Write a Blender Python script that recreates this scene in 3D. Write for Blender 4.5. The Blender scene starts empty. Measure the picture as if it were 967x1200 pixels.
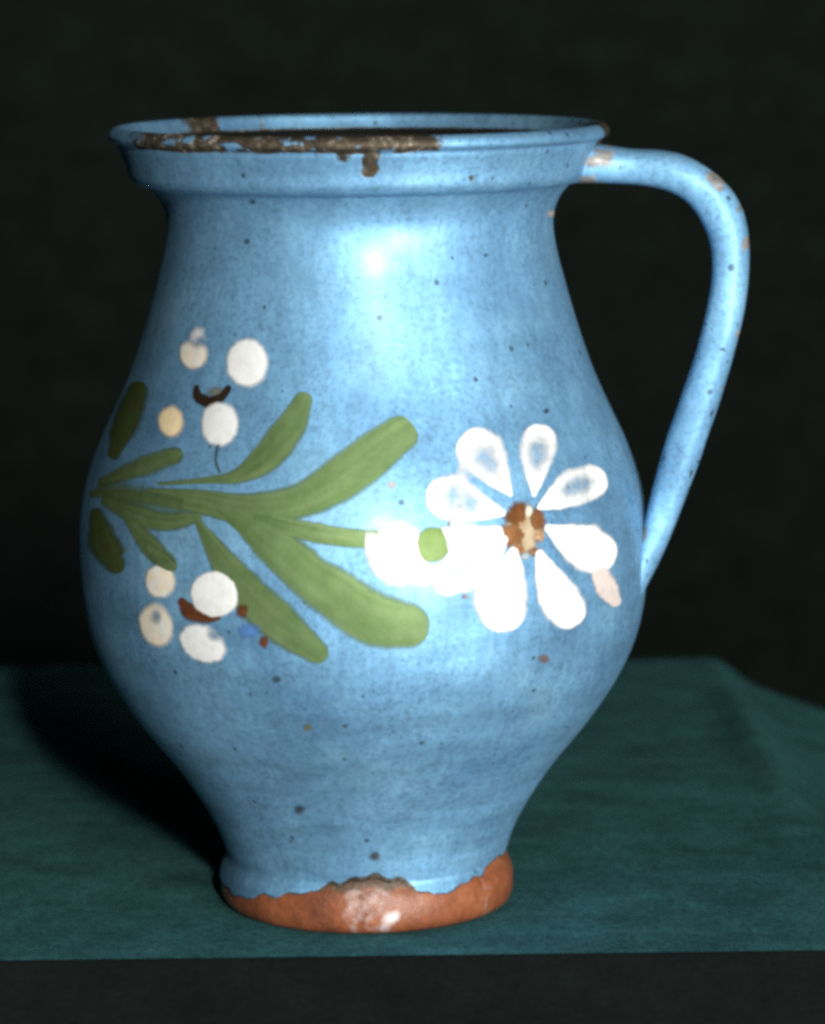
import bpy, bmesh, math, random
from mathutils import Vector, Matrix, noise
S = bpy.context.scene
COL = S.collection
random.seed(7)
R = math.radians
MM = 0.001

# ------------------------------------------------------------------ camera
FPX = 4190.0                                   # focal length in pixels of the 967 x 1200 photograph
PITCH, YAW, ROLL = R(8.87), math.atan(58.5 / FPX), R(0.5)
EYE = Vector((0, -0.94, 0.252))
FWD = Vector((math.sin(YAW) * math.cos(PITCH), math.cos(YAW) * math.cos(PITCH), -math.sin(PITCH)))
_r0 = Vector((math.cos(YAW), -math.sin(YAW), 0)); _u0 = _r0.cross(FWD)
RGT = math.cos(ROLL) * _r0 - math.sin(ROLL) * _u0
UPV = math.cos(ROLL) * _u0 + math.sin(ROLL) * _r0
cd = bpy.data.cameras.new('camera'); cam = bpy.data.objects.new('camera', cd); COL.objects.link(cam)
m = Matrix((RGT, UPV, -FWD)).transposed().to_4x4(); m.translation = EYE
cam.matrix_world = m
cd.sensor_fit = 'VERTICAL'; cd.sensor_height = 24.0; cd.sensor_width = 24.0
cd.lens = 24.0 * FPX / 1200.0
cd.clip_start = 0.01; cd.clip_end = 50
cd.dof.use_dof = True; cd.dof.focus_distance = 0.90; cd.dof.aperture_fstop = 9
S.camera = cam

# ------------------------------------------------------------------ world, lamps, exposure
w = bpy.data.worlds.new('World'); S.world = w; w.use_nodes = True
bg = w.node_tree.nodes['Background']
bg.inputs[0].default_value = (0.35, 0.6, 0.75, 1); bg.inputs[1].default_value = 0.009

def lamp(name, az, el, dist, target, sx, sy, power, col):
    d = bpy.data.lights.new(name, 'AREA'); d.shape = 'RECTANGLE'; d.size = sx; d.size_y = sy
    d.energy = power; d.color = col
    o = bpy.data.objects.new(name, d); COL.objects.link(o)
    v = Vector((math.sin(az) * math.cos(el), -math.cos(az) * math.cos(el), math.sin(el)))
    o.location = target + v * dist
    o.rotation_euler = v.to_track_quat('Z', 'Y').to_euler()
    return o
lamp('flash_lamp', R(8), R(19), 2.4, Vector((0, 0, .11)), .08, .24, 50, (1, .98, .9))
lamp('added_side_fill', R(26), R(2), 2.2, Vector((0, 0, .09)), 1.0, 1.0, 92, (.98, .99, .98))  # unseen added fill from the right, kept low so it barely lights the cloth
S.view_settings.view_transform = 'Standard'; S.view_settings.look = 'None'
S.view_settings.exposure = 0; S.view_settings.gamma = 1
S.render.engine = 'CYCLES'
S.cycles.use_denoising = False
S.cycles.max_bounces = 6
S.cycles.filter_width = 3.5

# ------------------------------------------------------------------ helpers
def tag(o, label=None, cat=None, group=None, kind=None):
    if label: o['label'] = label
    if cat: o['category'] = cat
    if group: o['group'] = group
    if kind: o['kind'] = kind
    return o

def obj(name, verts, faces, mat, parent=None, smooth=True, attrs=None, colattr=None):
    me = bpy.data.meshes.new(name); me.from_pydata(verts, [], faces)
    if attrs:
        for k, vals in attrs.items():
            a = me.attributes.new(k, 'FLOAT', 'POINT'); a.data.foreach_set('value', vals)
    if colattr:
        a = me.attributes.new('paint', 'FLOAT_COLOR', 'POINT')
        a.data.foreach_set('color', [c for v in colattr for c in v])
    me.materials.append(mat); me.update()
    if smooth: me.polygons.foreach_set('use_smooth', [True] * len(me.polygons))
    o = bpy.data.objects.new(name, me); COL.objects.link(o)
    if parent: o.parent = parent
    return o

def smooth(a, b, x):
    t = max(0., min(1., (x - a) / (b - a))) if b != a else float(x >= b)
    return t * t * (3 - 2 * t)

def spline(pts, n):
    """Catmull-Rom through tuples of any size, n samples, about equal chord spacing."""
    P = [Vector(p) if len(p) <= 4 else p for p in pts]
    L = [0]
    for a, b in zip(P, P[1:]): L.append(L[-1] + max(1e-6, (Vector(b[:2]) - Vector(a[:2])).length if len(a) != 3 or True else 0))
    out = []
    for i in range(n):
        s = L[-1] * i / (n - 1)
        k = 0
        while k < len(P) - 2 and s > L[k + 1]: k += 1
        t = (s - L[k]) / (L[k + 1] - L[k])
        p0 = P[max(0, k - 1)]; p1 = P[k]; p2 = P[k + 1]; p3 = P[min(len(P) - 1, k + 2)]
        q = [0.5 * (2 * p1[j] + (p2[j] - p0[j]) * t + (2 * p0[j] - 5 * p1[j] + 4 * p2[j] - p3[j]) * t * t
             + (3 * p1[j] - p0[j] - 3 * p2[j] + p3[j]) * t ** 3) for j in range(len(p1))]
        out.append(q)
    return out

def lin(r, g, b):
    f = lambda c: c / 12.92 if c <= .04045 else ((c + .055) / 1.055) ** 2.4
    return (f(r / 255), f(g / 255), f(b / 255), 1.)

# ------------------------------------------------------------------ materials
class NT:
    def __init__(s, name):
        s.m = bpy.data.materials.new(name); s.m.use_nodes = True; s.t = s.m.node_tree
        s.b = s.t.nodes['Principled BSDF']
    def n(s, typ, **kw):
        x = s.t.nodes.new(typ)
        for k, v in kw.items():
            if k in x.inputs: x.inputs[k].default_value = v
            else: setattr(x, k, v)
        return x
    def l(s, a, b): s.t.links.new(a, b)
    def noise(s, scale, detail=3, rough=.55, vec=None):
        x = s.n('ShaderNodeTexNoise'); x.inputs['Scale'].default_value = scale
        x.inputs['Detail'].default_value = detail; x.inputs['Roughness'].default_value = rough
        s.l(vec or s.vec, x.inputs['Vector']); return x.outputs['Fac']
    def ramp(s, fac, *stops):
        x = s.n('ShaderNodeValToRGB'); e = x.color_ramp.elements
        e[0].position, e[0].color = stops[0]; e[1].position, e[1].color = stops[-1]
        for p, c in stops[1:-1]:
            q = e.new(p); q.color = c
        s.l(fac, x.inputs[0]); return x.outputs[0]
    def mix(s, fac, a, b, blend='MIX'):
        x = s.n('ShaderNodeMix'); x.data_type = 'RGBA'; x.blend_type = blend
        for v, k in ((fac, 0), (a, 6), (b, 7)):
            if hasattr(v, 'links'): s.l(v, x.inputs[k])
            else: x.inputs[k].default_value = v
        return x.outputs[2]
    def math(s, op, a, b=0., clamp=False):
        x = s.n('ShaderNodeMath'); x.operation = op; x.use_clamp = clamp
        for v, k in ((a, 0), (b, 1)):
            if hasattr(v, 'links'): s.l(v, x.inputs[k])
            else: x.inputs[k].default_value = v
        return x.outputs[0]
    def attr(s, name):
        x = s.n('ShaderNodeAttribute'); x.attribute_name = name; return x
    def coords(s, scale=(1, 1, 1)):
        tc = s.n('ShaderNodeTexCoord'); mp = s.n('ShaderNodeMapping'); mp.inputs['Scale'].default_value = scale
        s.l(tc.outputs['Object'], mp.inputs[0]); return mp.outputs[0]

def g(v): return (v, v, v, 1)

def glaze(N, pits=0.):
    """colour and height of the mottled blue glaze, the same on body, rim, handle and beneath the paint"""
    N.vec = N.coords()
    big = N.noise(34, 5, .68)
    c = N.ramp(big, (.3, (.118, .262, .430, 1)), (.55, (.162, .345, .525, 1)), (.75, (.225, .44, .61, 1)))
    ringv = N.coords((30, 30, 170)); ring = N.noise(1, 3, .6, ringv)
    sz = N.n('ShaderNodeSeparateXYZ'); N.l(N.vec, sz.inputs[0])
    low = N.ramp(sz.outputs[2], (.04, g(.62)), (.12, g(.2)))
    c = N.mix(low, c, N.ramp(ring, (.3, g(.62)), (.7, g(1.25))), 'MULTIPLY')
    streak = N.noise(1, 2, .5, N.coords((420, 420, 30)))
    c = N.mix(.30, c, N.ramp(streak, (.3, g(.68)), (.68, g(1.2))), 'MULTIPLY')
    run = N.noise(1, 4, .6, N.coords((70, 70, 9)))
    c = N.mix(.4, c, N.ramp(run, (.34, g(.72)), (.66, g(1.22))), 'MULTIPLY')
    fine = N.noise(780, 4, .72)
    c = N.mix(N.ramp(N.noise(45, 4, .65), (.35, g(.30)), (.7, g(.68))), c, N.ramp(fine, (.33, g(.38)), (.5, g(1)), (.68, g(1.3))), 'MULTIPLY')
    # little pits and iron specks
    vo = N.n('ShaderNodeTexVoronoi'); vo.inputs['Scale'].default_value = 210; N.l(N.vec, vo.inputs['Vector'])
    sep = N.n('ShaderNodeSeparateColor'); N.l(vo.outputs['Color'], sep.inputs[0])
    rad = N.math('MULTIPLY', N.math('SUBTRACT', sep.outputs[0], .62 - pits, True), .55)
    spot = N.math('MULTIPLY', N.math('SUBTRACT', rad, vo.outputs['Distance'], True), 14, True)
    c = N.mix(N.math('MULTIPLY', spot, .75), c, (.035, .05, .06, 1))
    h = N.math('ADD', N.math('MULTIPLY', fine, .25), N.math('ADD', N.math('MULTIPLY', ring, .25), N.math('MULTIPLY', big, .6)))
    h = N.math('SUBTRACT', h, N.math('MULTIPLY', spot, .5))
    return c, h

def finish(N, col, h, rough, bump=.25, dist=.0006, spec=.5, sheen=False):
    if hasattr(col, 'links'): N.l(col, N.b.inputs['Base Color'])
    else: N.b.inputs['Base Color'].default_value = col
    if sheen: pass
    elif hasattr(rough, 'links'): N.l(rough, N.b.inputs['Roughness'])
    else: N.b.inputs['Roughness'].default_value = rough
    N.b.inputs['Specular IOR Level'].default_value = spec
    if sheen:
        N.b.inputs['Metallic'].default_value = .66
        N.b.inputs['Specular Tint'].default_value = (.05, .05, .05, 1)
        N.b.inputs['Roughness'].default_value = .60
        for L in list(N.t.links):
            if L.to_socket == N.b.inputs['Roughness']: N.t.links.remove(L)
        N.b.inputs['Coat Weight'].default_value = .36; N.b.inputs['Coat IOR'].default_value = 1.5
        if hasattr(rough, 'links'): N.l(rough, N.b.inputs['Coat Roughness'])
        else: N.b.inputs['Coat Roughness'].default_value = rough
    bp = N.n('ShaderNodeBump'); bp.inputs['Strength'].default_value = bump; bp.inputs['Distance'].default_value = dist
    N.l(h, bp.inputs['Height']); N.l(bp.outputs[0], N.b.inputs['Normal'])
    return N.m

# glazed ware with a 'wear' attribute: where the glaze has gone the brown clay shows; highest values go near-black
def glazed(name, metal, coat, pits):
    N = NT(name)
    c, h = glaze(N, pits)
    wear = N.attr('wear').outputs['Fac']
    jag = N.noise(260, 4, .7)
    wm = N.ramp(N.math('ADD', wear, N.math('MULTIPLY', N.math('SUBTRACT', jag, .5), .9)), (.42, g(0)), (.58, g(1)))
    clay = N.ramp(N.math('ADD', N.math('MULTIPLY', N.noise(420, 4, .75), .6), N.math('MULTIPLY', N.noise(80, 3, .6), .4)), (.3, (.016, .014, .010, 1)), (.50, (.055, .043, .028, 1)), (.58, (.13, .105, .075, 1)), (.66, (.5, .46, .40, 1)))
    c = N.mix(wm, c, clay)
    pl = N.attr('pale').outputs['Fac']
    c = N.mix(N.ramp(N.math('ADD', pl, N.math('MULTIPLY', N.math('SUBTRACT', jag, .5), 1.3)), (.4, g(0)), (.62, g(1))), c, N.ramp(N.noise(300, 4, .7), (.3, (.10, .095, .09, 1)), (.58, (.27, .26, .25, 1)), (.7, (.6, .58, .55, 1))))
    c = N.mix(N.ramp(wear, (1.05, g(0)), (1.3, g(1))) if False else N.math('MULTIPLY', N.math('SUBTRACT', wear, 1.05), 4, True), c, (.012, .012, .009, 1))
    rough = N.math('ADD', N.math('MULTIPLY', wm, .4), N.math('ADD', .20, N.math('MULTIPLY', N.noise(90, 3), .16)))
    finish(N, c, N.math('SUBTRACT', h, N.math('MULTIPLY', wm, 1.6)), rough, .32, sheen=True)
    N.b.inputs['Metallic'].default_value = metal; N.b.inputs['Coat Weight'].default_value = coat
    return N.m
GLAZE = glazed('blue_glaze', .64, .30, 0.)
HANDLE_GLAZE = glazed('blue_glaze_worn', .36, .16, .10)

# slip paint brushed over the glaze; 'cover' is how thickly it lies
N = NT('slip_paint'); N.vec = N.coords()
cov = N.attr('cover').outputs['Fac']
br = N.noise(1, 3, .6, N.coords((500, 500, 500)))
cm = N.ramp(N.math('ADD', cov, N.math('MULTIPLY', N.math('SUBTRACT', br, .5), .35)), (.12, g(0)), (.72, g(1)))
pc = N.mix(.45, N.attr('paint').outputs['Color'], N.ramp(N.noise(300, 4, .7), (.3, g(.72)), (.62, g(1.06))), 'MULTIPLY')
c = pc
h = N.math('ADD', N.math('MULTIPLY', N.noise(130, 3, .6), .35), N.math('MULTIPLY', N.noise(800, 2, .6), .35))
sepp = N.n('ShaderNodeSeparateColor'); N.l(N.attr('paint').outputs['Color'], sepp.inputs[0])
white = N.ramp(sepp.outputs[0], (.3, g(0)), (.6, g(1)))
PAINT = finish(N, c, N.math('ADD', h, N.math('MULTIPLY', cm, .5)), .28, .2, sheen=True)
N.l(cm, N.b.inputs['Alpha']); N.b.inputs['Coat Weight'].default_value = .12

N.l(N.math('SUBTRACT', .64, N.math('MULTIPLY', white, .46)), N.b.inputs['Metallic'])

# bare terracotta of the foot, with pale streaks and a highlight painted into its colour
N = NT('terracotta')
N.vec = N.coords()
c = N.ramp(N.noise(55, 5, .65), (.3, (.085, .028, .014, 1)), (.52, (.18, .055, .022, 1)), (.75, (.26, .105, .052, 1)))
c = N.mix(.5, c, N.ramp(N.noise(500, 3, .7), (.35, g(.6)), (.65, g(1.25))), 'MULTIPLY')
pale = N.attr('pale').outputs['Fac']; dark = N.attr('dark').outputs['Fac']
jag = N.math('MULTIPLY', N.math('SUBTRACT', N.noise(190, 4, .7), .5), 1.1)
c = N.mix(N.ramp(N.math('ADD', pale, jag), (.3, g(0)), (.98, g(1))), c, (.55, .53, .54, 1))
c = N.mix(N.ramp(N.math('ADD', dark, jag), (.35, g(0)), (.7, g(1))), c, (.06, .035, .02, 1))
TERRA = finish(N, c, N.noise(350, 4, .7), .44, .55, spec=.35)

def cloth_mat(name, lo, hi, rough=.95, gr=420):
    N = NT(name); N.vec = N.coords()
    wv = N.noise(1, 3, .7, N.coords((1500, 260, 1500))); wh = N.noise(1, 3, .7, N.coords((300, 1500, 1500)))
    fz = N.noise(gr, 4, .8)
    f = N.math('ADD', N.math('MULTIPLY', N.math('ADD', wv, wh), .28), N.math('MULTIPLY', fz, .44))
    c = N.ramp(f, (.38, lo), (.62, hi))
    c = N.mix(.75, c, N.ramp(N.noise(48, 6, .72), (.3, g(.55)), (.7, g(1.4))), 'MULTIPLY')
    streak = N.noise(1, 4, .65, N.coords((22, 70, 60)))
    c = N.mix(.55, c, N.ramp(streak, (.3, g(.6)), (.7, g(1.3))), 'MULTIPLY')
    return finish(N, c, f, rough, .5, .0008, .08)
TEAL = cloth_mat('teal_felt', (.0115, .046, .049, 1), (.044, .148, .154, 1))
BLACK = cloth_mat('black_cloth', (.0012, .0024, .0018, 1), (.0060, .0092, .0072, 1))
DARKF = cloth_mat('black_felt', (.0012, .0020, .0018, 1), (.0030, .0046, .0040, 1))

# ------------------------------------------------------------------ setting: backdrop, table, cloth
def grid(name, nx, ny, fn, mat, parent=None):
    V = [fn(i / nx, j / ny) for j in range(ny + 1) for i in range(nx + 1)]
    F = [(j * (nx + 1) + i, j * (nx + 1) + i + 1, (j + 1) * (nx + 1) + i + 1, (j + 1) * (nx + 1) + i)
         for j in range(ny) for i in range(nx)]
    return obj(name, V, F, mat, parent)

def back_fn(u, v):
    x = (u - .5) * 3.2; z = -1.0 + v * 2.6
    return (x, 1.05 + .012 * math.sin(x * 7 + .6) + .02 * noise.noise(Vector((x * 2.2, .3, z * .3))), z)
tag(grid('backdrop', 120, 30, back_fn, BLACK), 'black cloth backdrop hanging behind the jug', 'backdrop', kind='structure')

FRONT, BACK, LEFT, RIGHT = -.058, .334, -.46, .46
def box(name, x0, x1, y0, y1, z0, z1, mat, bev, parent=None):
    bm = bmesh.new(); bmesh.ops.create_cube(bm, size=1)
    for v in bm.verts: v.co = Vector(((x0 + x1) / 2 + v.co.x * (x1 - x0), (y0 + y1) / 2 + v.co.y * (y1 - y0), (z0 + z1) / 2 + v.co.z * (z1 - z0)))
    bmesh.ops.bevel(bm, geom=bm.edges[:], offset=bev, segments=3, affect='EDGES')
    me = bpy.data.meshes.new(name); bm.to_mesh(me); bm.free(); me.materials.append(mat)
    o = bpy.data.objects.new(name, me); COL.objects.link(o)
    if parent: o.parent = parent
    return o
table = box('table', LEFT, .118, FRONT + .005, BACK - .004, -.60, -.0045, DARKF, .001)
box('front_board', LEFT, RIGHT, FRONT - .0016, FRONT - .0002, -.60, .0003, DARKF, .0004, table)
box('side_leaf', .119, RIGHT, FRONT + .005, .040, -.60, -.0045, DARKF, .001, table)
tag(table, 'table with a black felt covered front, under the teal cloth', 'table')

def sheet(x, y):
    """height of the teal cloth lying on the table and falling off its back and right edges"""
    z = .0006 * noise.noise(Vector((x * 16, y * 16, 0))) + .0005 * noise.noise(Vector((x * 50, y * 30, 2)))
    z *= smooth(.06, .10, math.hypot(x, y)) * smooth(FRONT, FRONT + .03, y)
    # a pulled-up fold that runs from the far right corner towards the viewer
    k = x - .127
    fade = smooth(.045, .15, y)
    z += .0040 * math.exp(-(k / .007) ** 2) * fade * (1 - .85 * smooth(.20, .315, y))
    sp = lambda q: (math.sqrt(q * q + .000012) + q) / 2
    z -= (.36 * sp(k) + .45 * (sp(k) - sp(k - .012))) * fade
    return z
NX, NY = 220, 110
V, F = [], []
rows = [FRONT + .0, FRONT + .0012, FRONT + .003] + [FRONT + .006 + (BACK - .01 - FRONT - .006) * (j / NY) for j in range(NY + 1)]
def row(y, dz):
    for i in range(NX + 1):
        x = -.47 + .94 * i / NX
        V.append((x, y + .0008 * noise.noise(Vector((x * 30, 4, 0))), sheet(x, y) + dz))
for y, dz in zip(rows[:3], (-.0003, -.0001, 0)): row(y, dz)
for y in rows[3:]: row(y, 0)
for k in range(1, 9):                          # rolls over the back edge and hangs
    a = k / 8 * math.pi / 2
    row(BACK - .01 + .01 * math.sin(a), -.01 * (1 - math.cos(a)))
row(BACK + .001, -.06); row(BACK + .001, -.14)
nr = len(V) // (NX + 1)
for j in range(nr - 1):
    for i in range(NX):
        a = j * (NX + 1) + i; F.append((a, a + 1, a + NX + 2, a + NX + 1))
cl = obj('cloth', V, F, TEAL)
so = cl.modifiers.new('thickness', 'SOLIDIFY'); so.thickness = .0007; so.offset = -1
tag(cl, 'teal felt cloth spread under the jug with a fold at its right', 'cloth')

# ------------------------------------------------------------------ the jug
H = 208.2
BODY = [(8.0, 37.2), (11.5, 37.2), (14.2, 37.8), (20.3, 39.9), (26.5, 43.0), (32.7, 46.8), (38.8, 51.0), (45.0, 55.9), (51.2, 60.7),
        (57.4, 64.9), (63.5, 68.5), (69.7, 71.4), (75.9, 73.4), (82.0, 74.6), (88.2, 75.35), (94.4, 75.75), (100.5, 75.65),
        (106.7, 75.0), (112.9, 73.8), (119.1, 71.9), (125.2, 69.5), (131.4, 66.6), (137.6, 63.7), (143.7, 61.1), (149.9, 58.9),
        (156.1, 56.9), (162.2, 55.1), (168.4, 53.4), (174.6, 51.8), (180.7, 50.75), (185.0, 50.9), (188.0, 51.9), (190.4, 53.3), (192.4, 55.1), (194.0, 57.0)]
RIM = [(55.6, H - 15.4), (57.6, H - 15.0), (59.2, H - 14.2), (60.3, H - 12.9), (61.1, H - 9.8), (62.2, H - 7.0), (63.1, H - 5.2),
       (63.3, H - 4.5), (63.6, H - 4.0), (64.5, H - 3.6), (65.2, H - 3.0), (65.4, H - 2.2), (65.0, H - 1.2), (64.2, H - .4), (63.2, H - .05), (62.4, H - .1), (61.8, H - .6),
       (61.2, H - 2.2), (60.2, H - 4.2), (57.6, H - 5.0), (56.0, H - 7.4), (54.2, H - 9.6), (51.0, H - 14.0)]

def body_r(z):                                  # mm -> mm, smooth through BODY
    if z <= BODY[0][0]: return BODY[0][1]
    if z >= BODY[-1][0]: return BODY[-1][1]
    k = 0
    while k < len(BODY) - 2 and z > BODY[k + 1][0]: k += 1
    z0, r0 = BODY[k]; z1, r1 = BODY[k + 1]
    mk = lambda i: ((BODY[min(i + 1, len(BODY) - 1)][1] - BODY[max(i - 1, 0)][1]) /
                    (BODY[min(i + 1, len(BODY) - 1)][0] - BODY[max(i - 1, 0)][0]))
    t = (z - z0) / (z1 - z0); d = z1 - z0
    return ((2 * t ** 3 - 3 * t * t + 1) * r0 + (t ** 3 - 2 * t * t + t) * d * mk(k)
            + (-2 * t ** 3 + 3 * t * t) * r1 + (t ** 3 - t * t) * d * mk(k + 1))

def ray(px, py):
    return (FWD + RGT * ((px - 483.5) / FPX) - UPV * ((py - 600) / FPX)).normalized()

def hit_body(px, py):
    """3-D point and normal (metres) where a sight line meets the jug's body; None if it misses"""
    d = ray(px, py)
    prev = None; t = .78
    while t < .98:
        p = EYE + d * t
        f = math.hypot(p.x, p.y) - body_r(p.z / MM) * MM
        if f < 0:
            lo, hi = t - .002, t
            for _ in range(18):
                mid = (lo + hi) / 2; q = EYE + d * mid
                if math.hypot(q.x, q.y) - body_r(q.z / MM) * MM < 0: hi = mid
                else: lo = mid
            q = EYE + d * hi; z = q.z / MM
            s = (body_r(z + .5) - body_r(z - .5))
            n = Vector((q.x, q.y, 0)).normalized(); n.z = -s
            return q, n.normalized()
        t += .002
    return None

jug = bpy.data.objects.new('jug', None); COL.objects.link(jug); jug.empty_display_size = .05
tag(jug, 'blue glazed earthenware jug with painted white flowers and green leaves', 'jug')

SEG = 288
def ang_of(px):                                 # angle around the axis, 0 = towards the camera, + = right
    return math.asin(max(-1, min(1, (px - 424) / 290.)))
def lathe(name, prof, mat, wobble=0., wear=None, closed=False, extra=None, bottom=None):
    V, F, A = [], [], []
    ex = {k: [] for k in (extra or {})}
    n = len(prof)
    for i, (r, z) in enumerate(prof):
        for s in range(SEG):
            a = 2 * math.pi * s / SEG
            ca, sa = math.sin(a), -math.cos(a)
            wn = wobble * noise.noise(Vector((ca * 1.2, sa * 1.2, z * .02)))
            zz = z if bottom is None else bottom(a if a < math.pi else a - 2 * math.pi, z)
            rr = (r if not callable(r) else r(zz)) + wn
            V.append((rr * ca * MM, rr * sa * MM, zz * MM))
            aa = a if a < math.pi else a - 2 * math.pi
            A.append(wear(aa, zz, rr, i) if wear else 0.)
            for k in ex: ex[k].append(extra[k](aa, zz, rr, i))
    for i in range(n if closed else n - 1):
        j = (i + 1) % n
        for s in range(SEG):
            q = (s + 1) % SEG
            F.append((i * SEG + s, i * SEG + q, j * SEG + q, j * SEG + s))
    return obj(name, V, F, mat, jug, attrs=dict(wear=A, **ex))

# foot: bare clay ring and base
FOOT = [(.3, 3.0), (30, 3.0), (33, .4), (35.6, 0.0), (37.6, .3), (38.7, 1.2), (39.3, 2.8), (39.5, 5.0), (39.45, 7.4), (39.0, 9.6),
        (38.2, 11.4), (37.2, 13.0), (36.6, 15.5), (34.0, 15.8)]
OUT = FOOT[4:13]
def foot_r(z):
    for (r0, z0), (r1, z1) in zip(OUT, OUT[1:]):
        if z0 <= z <= z1: return r0 + (r1 - r0) * (z - z0) / (z1 - z0)
    return 0.
def wall_r(z):                                  # the glazed wall, lying over the foot where it runs down on it
    f = foot_r(z) + .32 if z < 15.5 else 0.
    b = body_r(z)
    return b if z > 17 else (max(b, f) if f else b)

# body: outer wall up to beneath the rim, inner wall back down, floor inside
def glaze_edge(a):
    """height (mm) where the glaze stops above the bare foot: scalloped runs and a bare arch in front"""
    e = 11.4 + .5 * math.sin(a * 9 + .5) + .35 * math.sin(a * 17 + 2) + .8 * noise.noise(Vector((math.sin(a) * 4, math.cos(a) * 4, 1)))
    x = math.sin(a)
    e += 1.7 * noise.noise(Vector((math.sin(a) * 8, math.cos(a) * 8, 3))) + .3 * noise.noise(Vector((math.sin(a) * 21, math.cos(a) * 21, 3))) + 2.6 * smooth(-.33, -.22, x) * (1 - smooth(.20, .36, x)) * (1 if math.cos(a) > 0 else 0)
    e -= 5.0 * smooth(.40, .90, -x) * (1 if math.cos(a) > -.3 else 0)
    e += 2.6 * smooth(.66, .95, x) - 1.0 * math.exp(-((x - .52) / .16) ** 2) - .7 * math.exp(-((x + .55) / .2) ** 2)
    return e
zs = [8 + (194.0 - 8) * (i / 260) for i in range(261)]
def b_bottom(a, z):
    e = glaze_edge(a)
    return z if z > 30 else e + (z - 8) / 22 * (30 - e)
prof = [(36.4, 8.0)] + [((lambda zz: wall_r(zz)), z) for z in zs]
inner = [(53.0, 194.4), (50.4, 193.4), (48.0, 191), (46.8, 186), (47.5, 178), (51, 165), (56, 150), (62, 136), (68.5, 120), (71.5, 100), (70, 80),
         (63, 60), (51, 42), (39, 27), (20, 17), (.3, 14)]
def wear_body(a, z, r, i):
    if r > 46 and z > 60: return 0.
    x = math.sin(a)
    e = glaze_edge(a)
    d = z - e
    v = .62 * (1 - smooth(0, 1.1, d)) if d < 2 and r > 35 else 0.
    if math.cos(a) > 0 and -.34 < x < .34: v = max(v, .75 * (1 - smooth(.3, 2.6, d)))
    return v
LOW = lambda r, z: z
V0 = None
body = lathe('body', prof + inner, GLAZE, .25, wear_body, bottom=lambda a, z: z if z > 30 else b_bottom(a, z))

def pale_glint_f(a, z, r, i):
    x = math.sin(a)
    if math.cos(a) < 0 or r < 36: return 0.
    v = .40 * math.exp(-((x - .04) / .16) ** 2)
    v = max(v, .42 * math.exp(-((x + .10 + .02 * math.sin(z)) / .09) ** 2))
    v = max(v, 1.0 * math.exp(-((x - .14 - .02 * (z - 4)) / .07) ** 2 - ((z - 4.6) / 2.4) ** 2))  # bright glint on the foot's front, put into the colour
    return max(v, .3 * math.exp(-((x - .80) / .06) ** 2))
def dark_f(a, z, r, i):
    x = math.sin(a); e = glaze_edge(a)
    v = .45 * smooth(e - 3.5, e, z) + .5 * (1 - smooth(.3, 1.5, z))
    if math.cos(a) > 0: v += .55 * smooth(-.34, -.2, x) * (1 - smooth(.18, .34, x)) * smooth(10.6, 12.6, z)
    return v
lathe('foot', FOOT, TERRA, .35, extra=dict(pale=pale_glint_f, dark=dark_f))

# rim: thick collar whose bevelled lip has lost its glaze along the front
def wear_tone_rim(a, z, r, i):
    x = math.sin(a); fr = math.cos(a) > 0
    lip = smooth(H - 5.4, H - 3.8, z) if r > 62.3 else (1 - smooth(1, 3, H - z)) * .6
    v = .12 * lip
    if i >= 48 and z > H - 14.5: v = max(v, 1.6 * smooth(3.2, 4.6, H - z))  # inner wall turns near-black below the flare
    if fr:
        pn = noise.noise(Vector((a * 7, z * .35, 5))) * .5 + noise.noise(Vector((a * 19, z * .6, 8))) * .35
        v = max(v, lip * (.70 + 1.2 * pn) * smooth(-1.02, -.80, x) * (1 - smooth(.20, .50, x)))
        v = max(v, .95 * math.exp(-((x - .042 + .004 * math.sin(z * 2)) / .040) ** 2) * smooth(H - 12.2, H - 8.6, z) * (r > 60))
        v = max(v, .62 * math.exp(-((x + .07) / .05) ** 2) * smooth(H - 9.5, H - 5.0, z) * (r > 60))
        v = max(v, .50 * math.exp(-((x + .30) / .05) ** 2) * smooth(H - 9, H - 5, z) * (r > 60))
        v = max(v, .7 * math.exp(-((x - .455) / .016) ** 2 - ((z - (H - 11.2)) / 1.6) ** 2))
        v = max(v, .8 * smooth(.94, .985, x) * (r > 58))
    else:
        v = max(v, .95 * math.exp(-((x + .70) / .09) ** 2) * (H - z < 4), .55 * math.exp(-((x + .44) / .03) ** 2) * (H - z < 4))
        v = max(v, .5 * smooth(.9, .97, x) * (r > 58))
    return v
rp = []
for (p, q) in zip(RIM, RIM[1:] + RIM[:1]):
    for k in range(3): rp.append((p[0] + (q[0] - p[0]) * k / 3, p[1] + (q[1] - p[1]) * k / 3))
lathe('rim', rp, GLAZE, .3, wear_tone_rim, closed=True)

# handle: strap of oval section from the rim down to the belly
AZ = R(11)
def plane(px_r, z, side=0.):
    """radius from the axis (mm), height (mm), sideways offset (mm) in the handle's own upright plane"""
    d = Vector((math.cos(AZ), -math.sin(AZ), 0)); q = Vector((math.sin(AZ), math.cos(AZ), 0))
    return d * (px_r * MM) + q * (side * MM) + Vector((0, 0, z * MM))
def pz(px, py):                                 # photo position -> (radius, height) on the handle's plane
    d = ray(px, py); nrm = Vector((math.sin(AZ), math.cos(AZ), 0))
    t = -EYE.dot(nrm) / d.dot(nrm); p = EYE + d * t
    return p.dot(Vector((math.cos(AZ), -math.sin(AZ), 0))) / MM, p.z / MM
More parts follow.
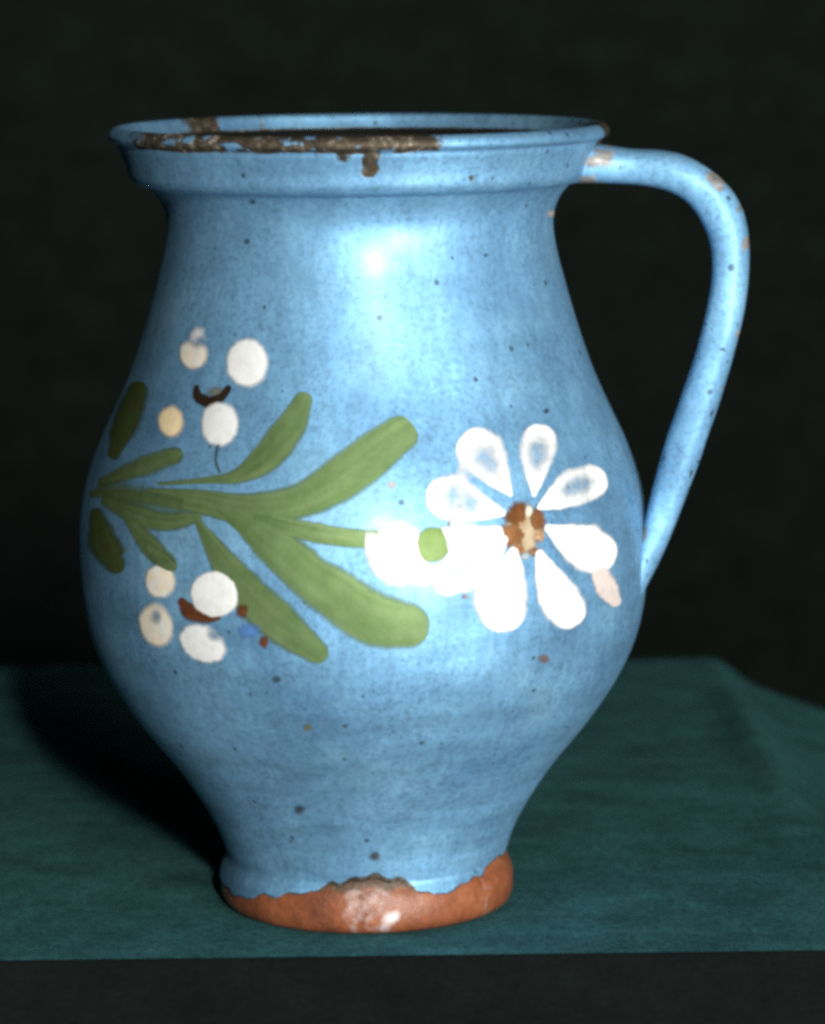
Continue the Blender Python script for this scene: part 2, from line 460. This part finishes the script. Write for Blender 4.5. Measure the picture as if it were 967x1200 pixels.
# outer edge, inner edge in the photograph
pairs = [((676, 170), (672, 214)), ((704, 170), (700, 214)), ((738, 174), (728, 215)), ((770, 176), (760, 218)), ((800, 182), (785, 224)), ((828, 196), (804, 236)), ((853, 218), (820, 255)), ((871, 248), (831, 281)),
         ((878, 290), (835, 312)), ((876, 338), (833, 340)), ((868, 385), (823, 385)), ((852, 442), (807, 440)), ((829, 514), (783, 508)), ((807, 575), (768, 562)),
         ((787, 626), (757, 604)), ((770, 664), (750, 632)), ((757, 690), (742, 662)), ((748, 712), (736, 690))]
hp = []
for o_, i_ in pairs:
    a = pz(*o_); b = pz(*i_)
    hp.append(((a[0] + b[0]) / 2, (a[1] + b[1]) / 2, a[0], a[1], b[0], b[1]))
NH, NS = 130, 28
V, F, W, PA = [], [], [], []
path = spline(hp, NH)
for i, q in enumerate(path):
    c = Vector((q[0], q[1])); half = (Vector((q[2], q[3])) - Vector((q[4], q[5]))) / 2
    t = i / (NH - 1)
    side = 6.6 * (1 + .35 * (1 - smooth(0, .12, t)) + .25 * smooth(.85, 1, t))
    for s in range(NS):
        a = 2 * math.pi * s / NS
        ca, sa = math.cos(a), math.sin(a)
        k = .9 / (abs(ca) ** 2.6 + abs(sa) ** 2.6) ** (1 / 2.6) + .1
        nn = 1 + .05 * noise.noise(Vector((t * 14, ca * 1.2, sa * 1.2)))
        p = c + half * (ca * k * nn)
        V.append(plane(p.x, p.y, side * sa * k * nn))
        wv = 0.
        pv = .72 * (1 - smooth(.05, .10, t)) * (.75 + .5 * noise.noise(Vector((t * 30, ca * 2, sa * 2 + 4))))
        for (tc, wd, amp, lo) in ((.245, .022, .8, .2), (.30, .008, .7, .4), (.355, .014, .75, .4), (.40, .006, .6, .5), (.50, .012, .7, .5), (.60, .006, .6, .3)):
            pv = max(pv, amp * math.exp(-((t - tc) / wd) ** 2) * smooth(lo, lo + .5, ca))
        pv = max(pv, .62 * smooth(.80, .9, t) * smooth(.1, -.6, ca))
        wv += 1.25 * max(0, noise.noise(Vector((t * 75, ca * 4.2, sa * 4.2)))) * (.6 + .6 * noise.noise(Vector((t * 9, 1, 2))) )
        PA.append(pv)
        W.append(wv)
for i in range(NH - 1):
    for s in range(NS):
        q = (s + 1) % NS
        F.append((i * NS + s, (i + 1) * NS + s, (i + 1) * NS + q, i * NS + q))
F.append(tuple(range(NS))); F.append(tuple(reversed(range((NH - 1) * NS, NH * NS))))
obj('handle', V, F, HANDLE_GLAZE, jug, attrs=dict(wear=W, pale=PA))

# ------------------------------------------------------------------ painting on the jug: every brush stroke its own piece of slip
LAYER = [0]
def stroke(name, pts, colour, parent, relief=.18, thin=0., soft=.24, n=30, ns=14, tint=None, seed=None, strength=1.0):
    """pts: (photo x, photo y, half width) along the brush's path; laid on the jug's surface as a low ridge of slip"""
    LAYER[0] += 1; lay = LAYER[0] * .0035
    sd = LAYER[0] if seed is None else seed
    path = spline(pts, n)
    # push both ends out by their half width and round them
    C2 = [Vector((p[0], p[1])) for p in path]; Wd = [max(.5, p[2]) for p in path]
    T = [(C2[min(i + 1, n - 1)] - C2[max(i - 1, 0)]).normalized() for i in range(n)]
    rowsC = []
    for k in range(6, 0, -1):
        a = math.pi / 2 * k / 6.0
        rowsC.append((C2[0] - T[0] * Wd[0] * math.sin(a), T[0], Wd[0] * max(.03, math.cos(a)), math.cos(a)))
    for i in range(n): rowsC.append((C2[i], T[i], Wd[i], 1.))
    for k in range(1, 7):
        a = math.pi / 2 * k / 6.0
        rowsC.append((C2[-1] + T[-1] * Wd[-1] * math.sin(a), T[-1], Wd[-1] * max(.03, math.cos(a)), math.cos(a)))
    V, F, CV, CO = [], [], [], []
    ext = 1.16
    m = len(rowsC)
    for i, (c, t, wd, capf) in enumerate(rowsC):
        nn = Vector((-t.y, t.x))
        for s in range(ns + 1):
            u = -1 + 2 * s / ns
            jx = 1 + .10 * noise.noise(Vector((i * .16, u * 1.0, sd * 3.7))) + .05 * noise.noise(Vector((i * .5, u * 1.0, sd * 5.1)))
            c2 = c + (t * 0)
            p = c2 + nn * (u * wd * ext * jx)
            h = hit_body(p.x, p.y)
            if h is None:                                   # past the visible edge: slide inward to the contour
                q = p.copy()
                for _ in range(40):
                    q.x += 2 if p.x < 424 else -2
                    h = hit_body(q.x, q.y)
                    if h: break
            if h is None: h = (Vector((0, 0, .1)), Vector((0, -1, 0)))
            e = 1 - abs(u) * ext                             # distance from the edge across, in half widths
            endf = 1.
            if i < 6: endf = i / 6.; 
            if i >= m - 6: endf = (m - 1 - i) / 6.
            ee = max(0., min(e / soft, 1.)) if e > -1 else 0
            ee = smooth(-.10, soft, e) * smooth(0, .45, endf)
            dome = max(0., 1 - (abs(u) * ext) ** 2) ** .5 * smooth(0, .6, endf)
            V.append(h[0] + h[1] * ((.03 + lay + relief * dome * .8 * capf ** 1.2) * MM))
            inner = thin * math.exp(-((u * 1.6) ** 2)) * smooth(.25, .6, i / m) * (1 - smooth(.78, .95, i / m))
            CV.append(strength * ee * (1 - inner) * (1 - .30 * max(0, noise.noise(Vector((i * .07, u * 5., sd * 1.7))))))
            k = max(0., min(1., .5 + .55 * noise.noise(Vector((i * .06, u * 4.5, sd))) + .3 * noise.noise(Vector((i * .3, u * 2., sd + 9)))))
            cc = colour if tint is None else [colour[q] + (tint[q] - colour[q]) * k for q in range(4)]
            CO.append(cc)
    for i in range(m - 1):
        for s in range(ns):
            a = i * (ns + 1) + s
            F.append((a, a + ns + 1, a + ns + 2, a + 1))
    return obj(name, V, F, PAINT, parent, attrs=dict(cover=CV), colattr=CO)

def blob(name, cx, cy, rx, ry, colour, parent, tint=None, soft=.3, relief=.16, strength=1., rot=0., hole=None, rag=.08):
    """a dab of slip: round patch round (cx, cy) in the photograph, half axes rx, ry; hole = (du, dv, size) a thin place"""
    LAYER[0] += 1; lay = LAYER[0] * .0035; sd = LAYER[0]
    V, F, CV, CO = [], [], [], []
    NA, NRg = 36, 9
    for j in range(NRg + 1):
        for i in range(NA):
            a = 2 * math.pi * i / NA
            k = 1 + rag * noise.noise(Vector((math.cos(a) * 1.3, math.sin(a) * 1.3, sd * 2.3))) + rag * .6 * noise.noise(Vector((math.cos(a) * 4, math.sin(a) * 4, sd)))
            f = j / NRg * 1.15
            u, v = f * math.cos(a), f * math.sin(a)
            x = rx * u * k; y = ry * v * k
            h = hit_body(cx + x * math.cos(rot) - y * math.sin(rot), cy + x * math.sin(rot) + y * math.cos(rot))
            if h is None: h = (Vector((0, 0, .1)), Vector((0, -1, 0)))
            dome = max(0., 1 - f * f) ** .5
            V.append(h[0] + h[1] * ((.03 + lay + relief * dome) * MM))
            c = smooth(-.08, soft, 1 - f) * strength
            if hole: c *= 1 - .8 * math.exp(-((u - hole[0]) ** 2 + (v - hole[1]) ** 2) / hole[2] ** 2)
            CV.append(c)
            t = .5 + .6 * noise.noise(Vector((u * 1.8, v * 1.8, sd)))
            CO.append(colour if tint is None else [colour[q] + (tint[q] - colour[q]) * max(0, min(1, t)) for q in range(4)])
    for j in range(NRg):
        for i in range(NA):
            q = (i + 1) % NA
            F.append((j * NA + i, (j + 1) * NA + i, (j + 1) * NA + q, j * NA + q))
    return obj(name, V, F, PAINT, parent, attrs=dict(cover=CV), colattr=CO)
def b3(name, cx, cy, rx, ry, *r, **k): return blob(name, 70 + cx / 2.149, 360 + cy / 2.149, rx / 2.149, ry / 2.149, *r, **k)
def c3(*p): return [(70 + x / 2.149, 360 + y / 2.149, h_ / 2.149) for x, y, h_ in p]
def c4(*p): return [(400 + x / 2.4175, 450 + y / 2.4175, h_ / 2.4175) for x, y, h_ in p]
def dot(cx, cy, rx, ry, conv):
    if rx >= ry: return conv((cx - (rx - ry) - 1, cy, ry), (cx, cy, ry), (cx + (rx - ry) + 1, cy, ry))
    return conv((cx, cy - (ry - rx) - 1, rx), (cx, cy, rx), (cx, cy + (ry - rx) + 1, rx))
GREEN = (.088, .150, .052, 1); GREEN2 = (.165, .235, .105, 1); OLIVE = (.085, .085, .022, 1)
WHITE = (.60, .60, .59, 1); CREAM = (.66, .55, .38, 1); BROWN = (.10, .035, .015, 1); RUST = (.20, .07, .03, 1); DARKB = (.02, .018, .012, 1)

spray = bpy.data.objects.new('leaf_spray', None); COL.objects.link(spray); spray.parent = jug
def leaf(pts, name='leaf', **k): return stroke(name, pts, k.pop('col', GREEN), spray, tint=k.pop('tint', GREEN2), **dict(dict(soft=.48), **k))
leaf(c3((85, 470, 12), (130, 470, 15), (200, 478, 16), (330, 500, 20), (420, 520, 26)), 'stem', soft=.7)
leaf(c3((120, 490, 18), (200, 525, 34), (270, 540, 32), (345, 530, 18)), 'stem', soft=.7)
leaf(c3((120, 458, 34), (150, 470, 46), (220, 480, 44), (300, 500, 34)), 'stem', soft=1., strength=.62)
leaf(c3((105, 575, 26), (125, 590, 34), (145, 606, 26)), soft=1., strength=.6, col=OLIVE)
leaf(c3((225, 462, 8), (360, 478, 22), (480, 502, 40), (600, 490, 50), (700, 437, 64), (790, 370, 66), (852, 322, 55)))
leaf(c3((250, 445, 5), (370, 436, 10), (450, 425, 22), (520, 378, 44), (580, 305, 44), (612, 240, 28)))
leaf(c3((345, 535, 8), (410, 635, 38), (480, 725, 55), (560, 800, 56), (645, 866, 34)))
leaf(c3((400, 510, 12), (470, 545, 36), (540, 600, 58), (620, 668, 64), (700, 728, 74), (790, 785, 76), (868, 800, 66)))
leaf(c3((500, 530, 20), (600, 560, 28), (700, 578, 28), (790, 585, 28)), soft=.5)
leaf(c3((175, 535, 14), (225, 595, 30), (268, 645, 30)), soft=.6)
leaf(c3((110, 440, 16), (210, 402, 34), (285, 376, 30)), soft=.8, strength=.9)
leaf(c3((140, 365, 22), (168, 290, 44), (196, 218, 34)), soft=.7, strength=.85, col=OLIVE, tint=GREEN)
leaf(c3((96, 530, 26), (112, 590, 50), (138, 640, 34)), soft=.7, strength=.85, col=OLIVE, tint=GREEN)

def cluster(name): 
    o = bpy.data.objects.new(name, None); COL.objects.link(o); o.parent = jug; return o
bud = cluster('flower_bud')
b3('petal', 850, 625, 76, 88, WHITE, bud, relief=.3, rag=.14)
b3('petal', 782, 600, 22, 46, WHITE, bud, soft=.8, strength=.8, rag=.3)
b3('petal', 912, 672, 44, 44, WHITE, bud, soft=.7, strength=.85, rag=.2)

b1 = cluster('small_flower')
b3('petal', 338, 118, 40, 44, CREAM, b1, tint=WHITE, soft=.5, hole=(.2, -.7, .5))
b3('petal', 350, 72, 28, 34, WHITE, b1, soft=.9, strength=.75, hole=(.25, .4, .45), rag=.25)
b3('petal', 474, 140, 56, 64, WHITE, b1, relief=.3, soft=.32)
b3('petal', 282, 288, 38, 46, CREAM, b1, tint=(.8, .62, .36, 1), soft=.55)
b3('petal', 405, 294, 50, 60, WHITE, b1, relief=.3, soft=.32)
stroke('brush_dab', c3((346, 204, 9), (350, 226, 17), (376, 240, 18), (408, 227, 14), (424, 206, 11)), DARKB, b1, tint=(.05, .025, .014, 1), soft=.7, relief=.05, strength=.95)
b3('flower_centre', 396, 214, 34, 20, (.20, .22, .19, 1), b1, soft=1., strength=.8, relief=.02)
stroke('drip', c3((400, 350, 5), (394, 385, 4), (404, 415, 4)), (.06, .10, .11, 1), b1, soft=.8, strength=.8)
b2 = cluster('small_flower')
stroke('flower_centre', c3((312, 745, 16), (330, 766, 28), (372, 782, 18), (400, 782, 8)), RUST, b2, tint=BROWN, soft=.8, relief=.05)
b3('brush_dab', 462, 765, 22, 26, RUST, b2, tint=BROWN, soft=.9, strength=.75, rag=.3)
b3('petal', 255, 690, 42, 48, CREAM, b2, tint=WHITE, soft=.4)
leaf(c3((225, 600, 14), (255, 632, 24), (275, 648, 24)), soft=.7)
b3('petal', 390, 722, 62, 58, WHITE, b2, relief=.3, soft=.2, rot=.3)
b3('petal', 245, 798, 46, 62, CREAM, b2, tint=WHITE, soft=.4, rot=-.25, hole=(.1, -.3, .4))
b3('petal', 362, 845, 62, 48, WHITE, b2, soft=.3, rot=.45, hole=(.3, -.65, .4), rag=.16)
b3('dab', 480, 815, 42, 28, (.12, .28, .62, 1), b2, soft=1., strength=.7, rag=.2)
b3('brush_dab', 515, 842, 16, 24, BROWN, b2, tint=RUST, soft=.9, strength=.8, rag=.3)

fl = cluster('large_flower')
P4 = dict(soft=.36)
stroke('petal', c4((545, 312, 8), (550, 250, 36), (555, 190, 58), (558, 168, 56)), WHITE, fl, thin=.8, **P4)
stroke('petal', c4((560, 350, 8), (610, 322, 40), (660, 292, 60), (700, 282, 56)), WHITE, fl, thin=.8, tint=(.84, .82, .76, 1), **P4)
stroke('petal', c4((588, 410, 14), (640, 438, 48), (695, 465, 72), (716, 475, 66)), WHITE, fl, tint=(.84, .78, .70, 1), **P4)
stroke('petal', c4((560, 480, 14), (588, 550, 46), (618, 610, 64), (634, 634, 62)), WHITE, fl, **P4)
stroke('petal', c4((488, 475, 16), (470, 545, 60), (452, 605, 80), (454, 630, 76)), WHITE, fl, **P4)
stroke('petal', c4((460, 440, 14), (405, 490, 56), (345, 525, 74), (310, 545, 60)), WHITE, fl, thin=.6, **P4)
stroke('petal', c4((455, 365, 12), (390, 350, 46), (325, 325, 72), (306, 322, 70)), WHITE, fl, thin=.85, **P4)
stroke('petal', c4((478, 312, 8), (440, 260, 44), (405, 205, 72), (394, 192, 72)), WHITE, fl, thin=.7, **P4)
stroke('petal', c4((300, 440, 44), (370, 440, 54), (435, 425, 30)), WHITE, fl, soft=.6, strength=.9)
stroke('petal', c4((345, 250, 30), (330, 400, 44), (340, 480, 40)), WHITE, fl, soft=.8, strength=.4)
stroke('drip', c4((735, 545, 30), (755, 585, 34), (772, 612, 20)), (.52, .47, .46, 1), fl, tint=(.62, .50, .44, 1), soft=.35, strength=.9)
b4 = lambda n, cx, cy, rx, ry, *r, **k: blob(n, 400 + cx / 2.4175, 450 + cy / 2.4175, rx / 2.4175, ry / 2.4175, *r, **k)
CEN = dict(soft=.9, relief=.05)
b4('flower_centre', 515, 408, 62, 84, (.26, .15, .07, 1), fl, tint=(.48, .40, .28, 1), rag=.25, soft=.6, relief=.05)
b4('brush_dab', 500, 372, 46, 50, (.10, .035, .012, 1), fl, tint=(.20, .085, .03, 1), rag=.45, **CEN)
b4('brush_dab', 556, 384, 34, 46, (.12, .045, .015, 1), fl, tint=(.26, .12, .05, 1), rag=.45, **CEN)
b4('brush_dab', 486, 428, 42, 44, (.14, .055, .02, 1), fl, tint=(.26, .12, .05, 1), rag=.5, **CEN)
b4('brush_dab', 498, 470, 26, 20, (.16, .06, .02, 1), fl, tint=(.34, .16, .07, 1), rag=.5, **CEN)
b4('brush_dab', 548, 476, 26, 20, (.14, .05, .02, 1), fl, tint=(.30, .20, .12, 1), rag=.5, **CEN)
b4('brush_dab', 560, 430, 22, 26, (.28, .14, .06, 1), fl, tint=(.5, .34, .2, 1), rag=.5, **CEN)
b4('brush_dab', 520, 488, 22, 14, (.30, .36, .38, 1), fl, rag=.4, **CEN)
b4('brush_dab', 530, 362, 14, 22, (.55, .50, .40, 1), fl, rag=.4, **CEN)

b3('calyx', 940, 598, 44, 48, (.10, .16, .04, 1), bud, tint=(.13, .19, .06, 1), soft=.3)

# flecks and chips in the glaze that the photograph shows singly
for (x, y, rr, col) in ((445, 372, 6, (.16, .18, .18, 1)), (325, 796, 7, (.06, .09, .10, 1)), (361, 852, 7, (.22, .22, .07, 1)), (352, 948, 9, (.06, .075, .08, 1)),
                        (637, 772, 9, (.22, .12, .09, 1)), (640, 482, 5, (.04, .05, .07, 1)), (569, 299, 4, (.05, .08, .12, 1)), (440, 1003, 9, (.08, .06, .04, 1)),
                        (290, 283, 5, (.06, .08, .10, 1)), (297, 236, 5, (.05, .06, .08, 1)), (545, 699, 5, (.2, .14, .1, 1)), (645, 250, 7, (.5, .45, .38, 1)), (459, 569, 7, (.4, .36, .28, 1))):
    blob('glaze_fleck', x, y, rr * 1.15, rr, col, jug, relief=.01, soft=1., strength=.62, rag=.25)
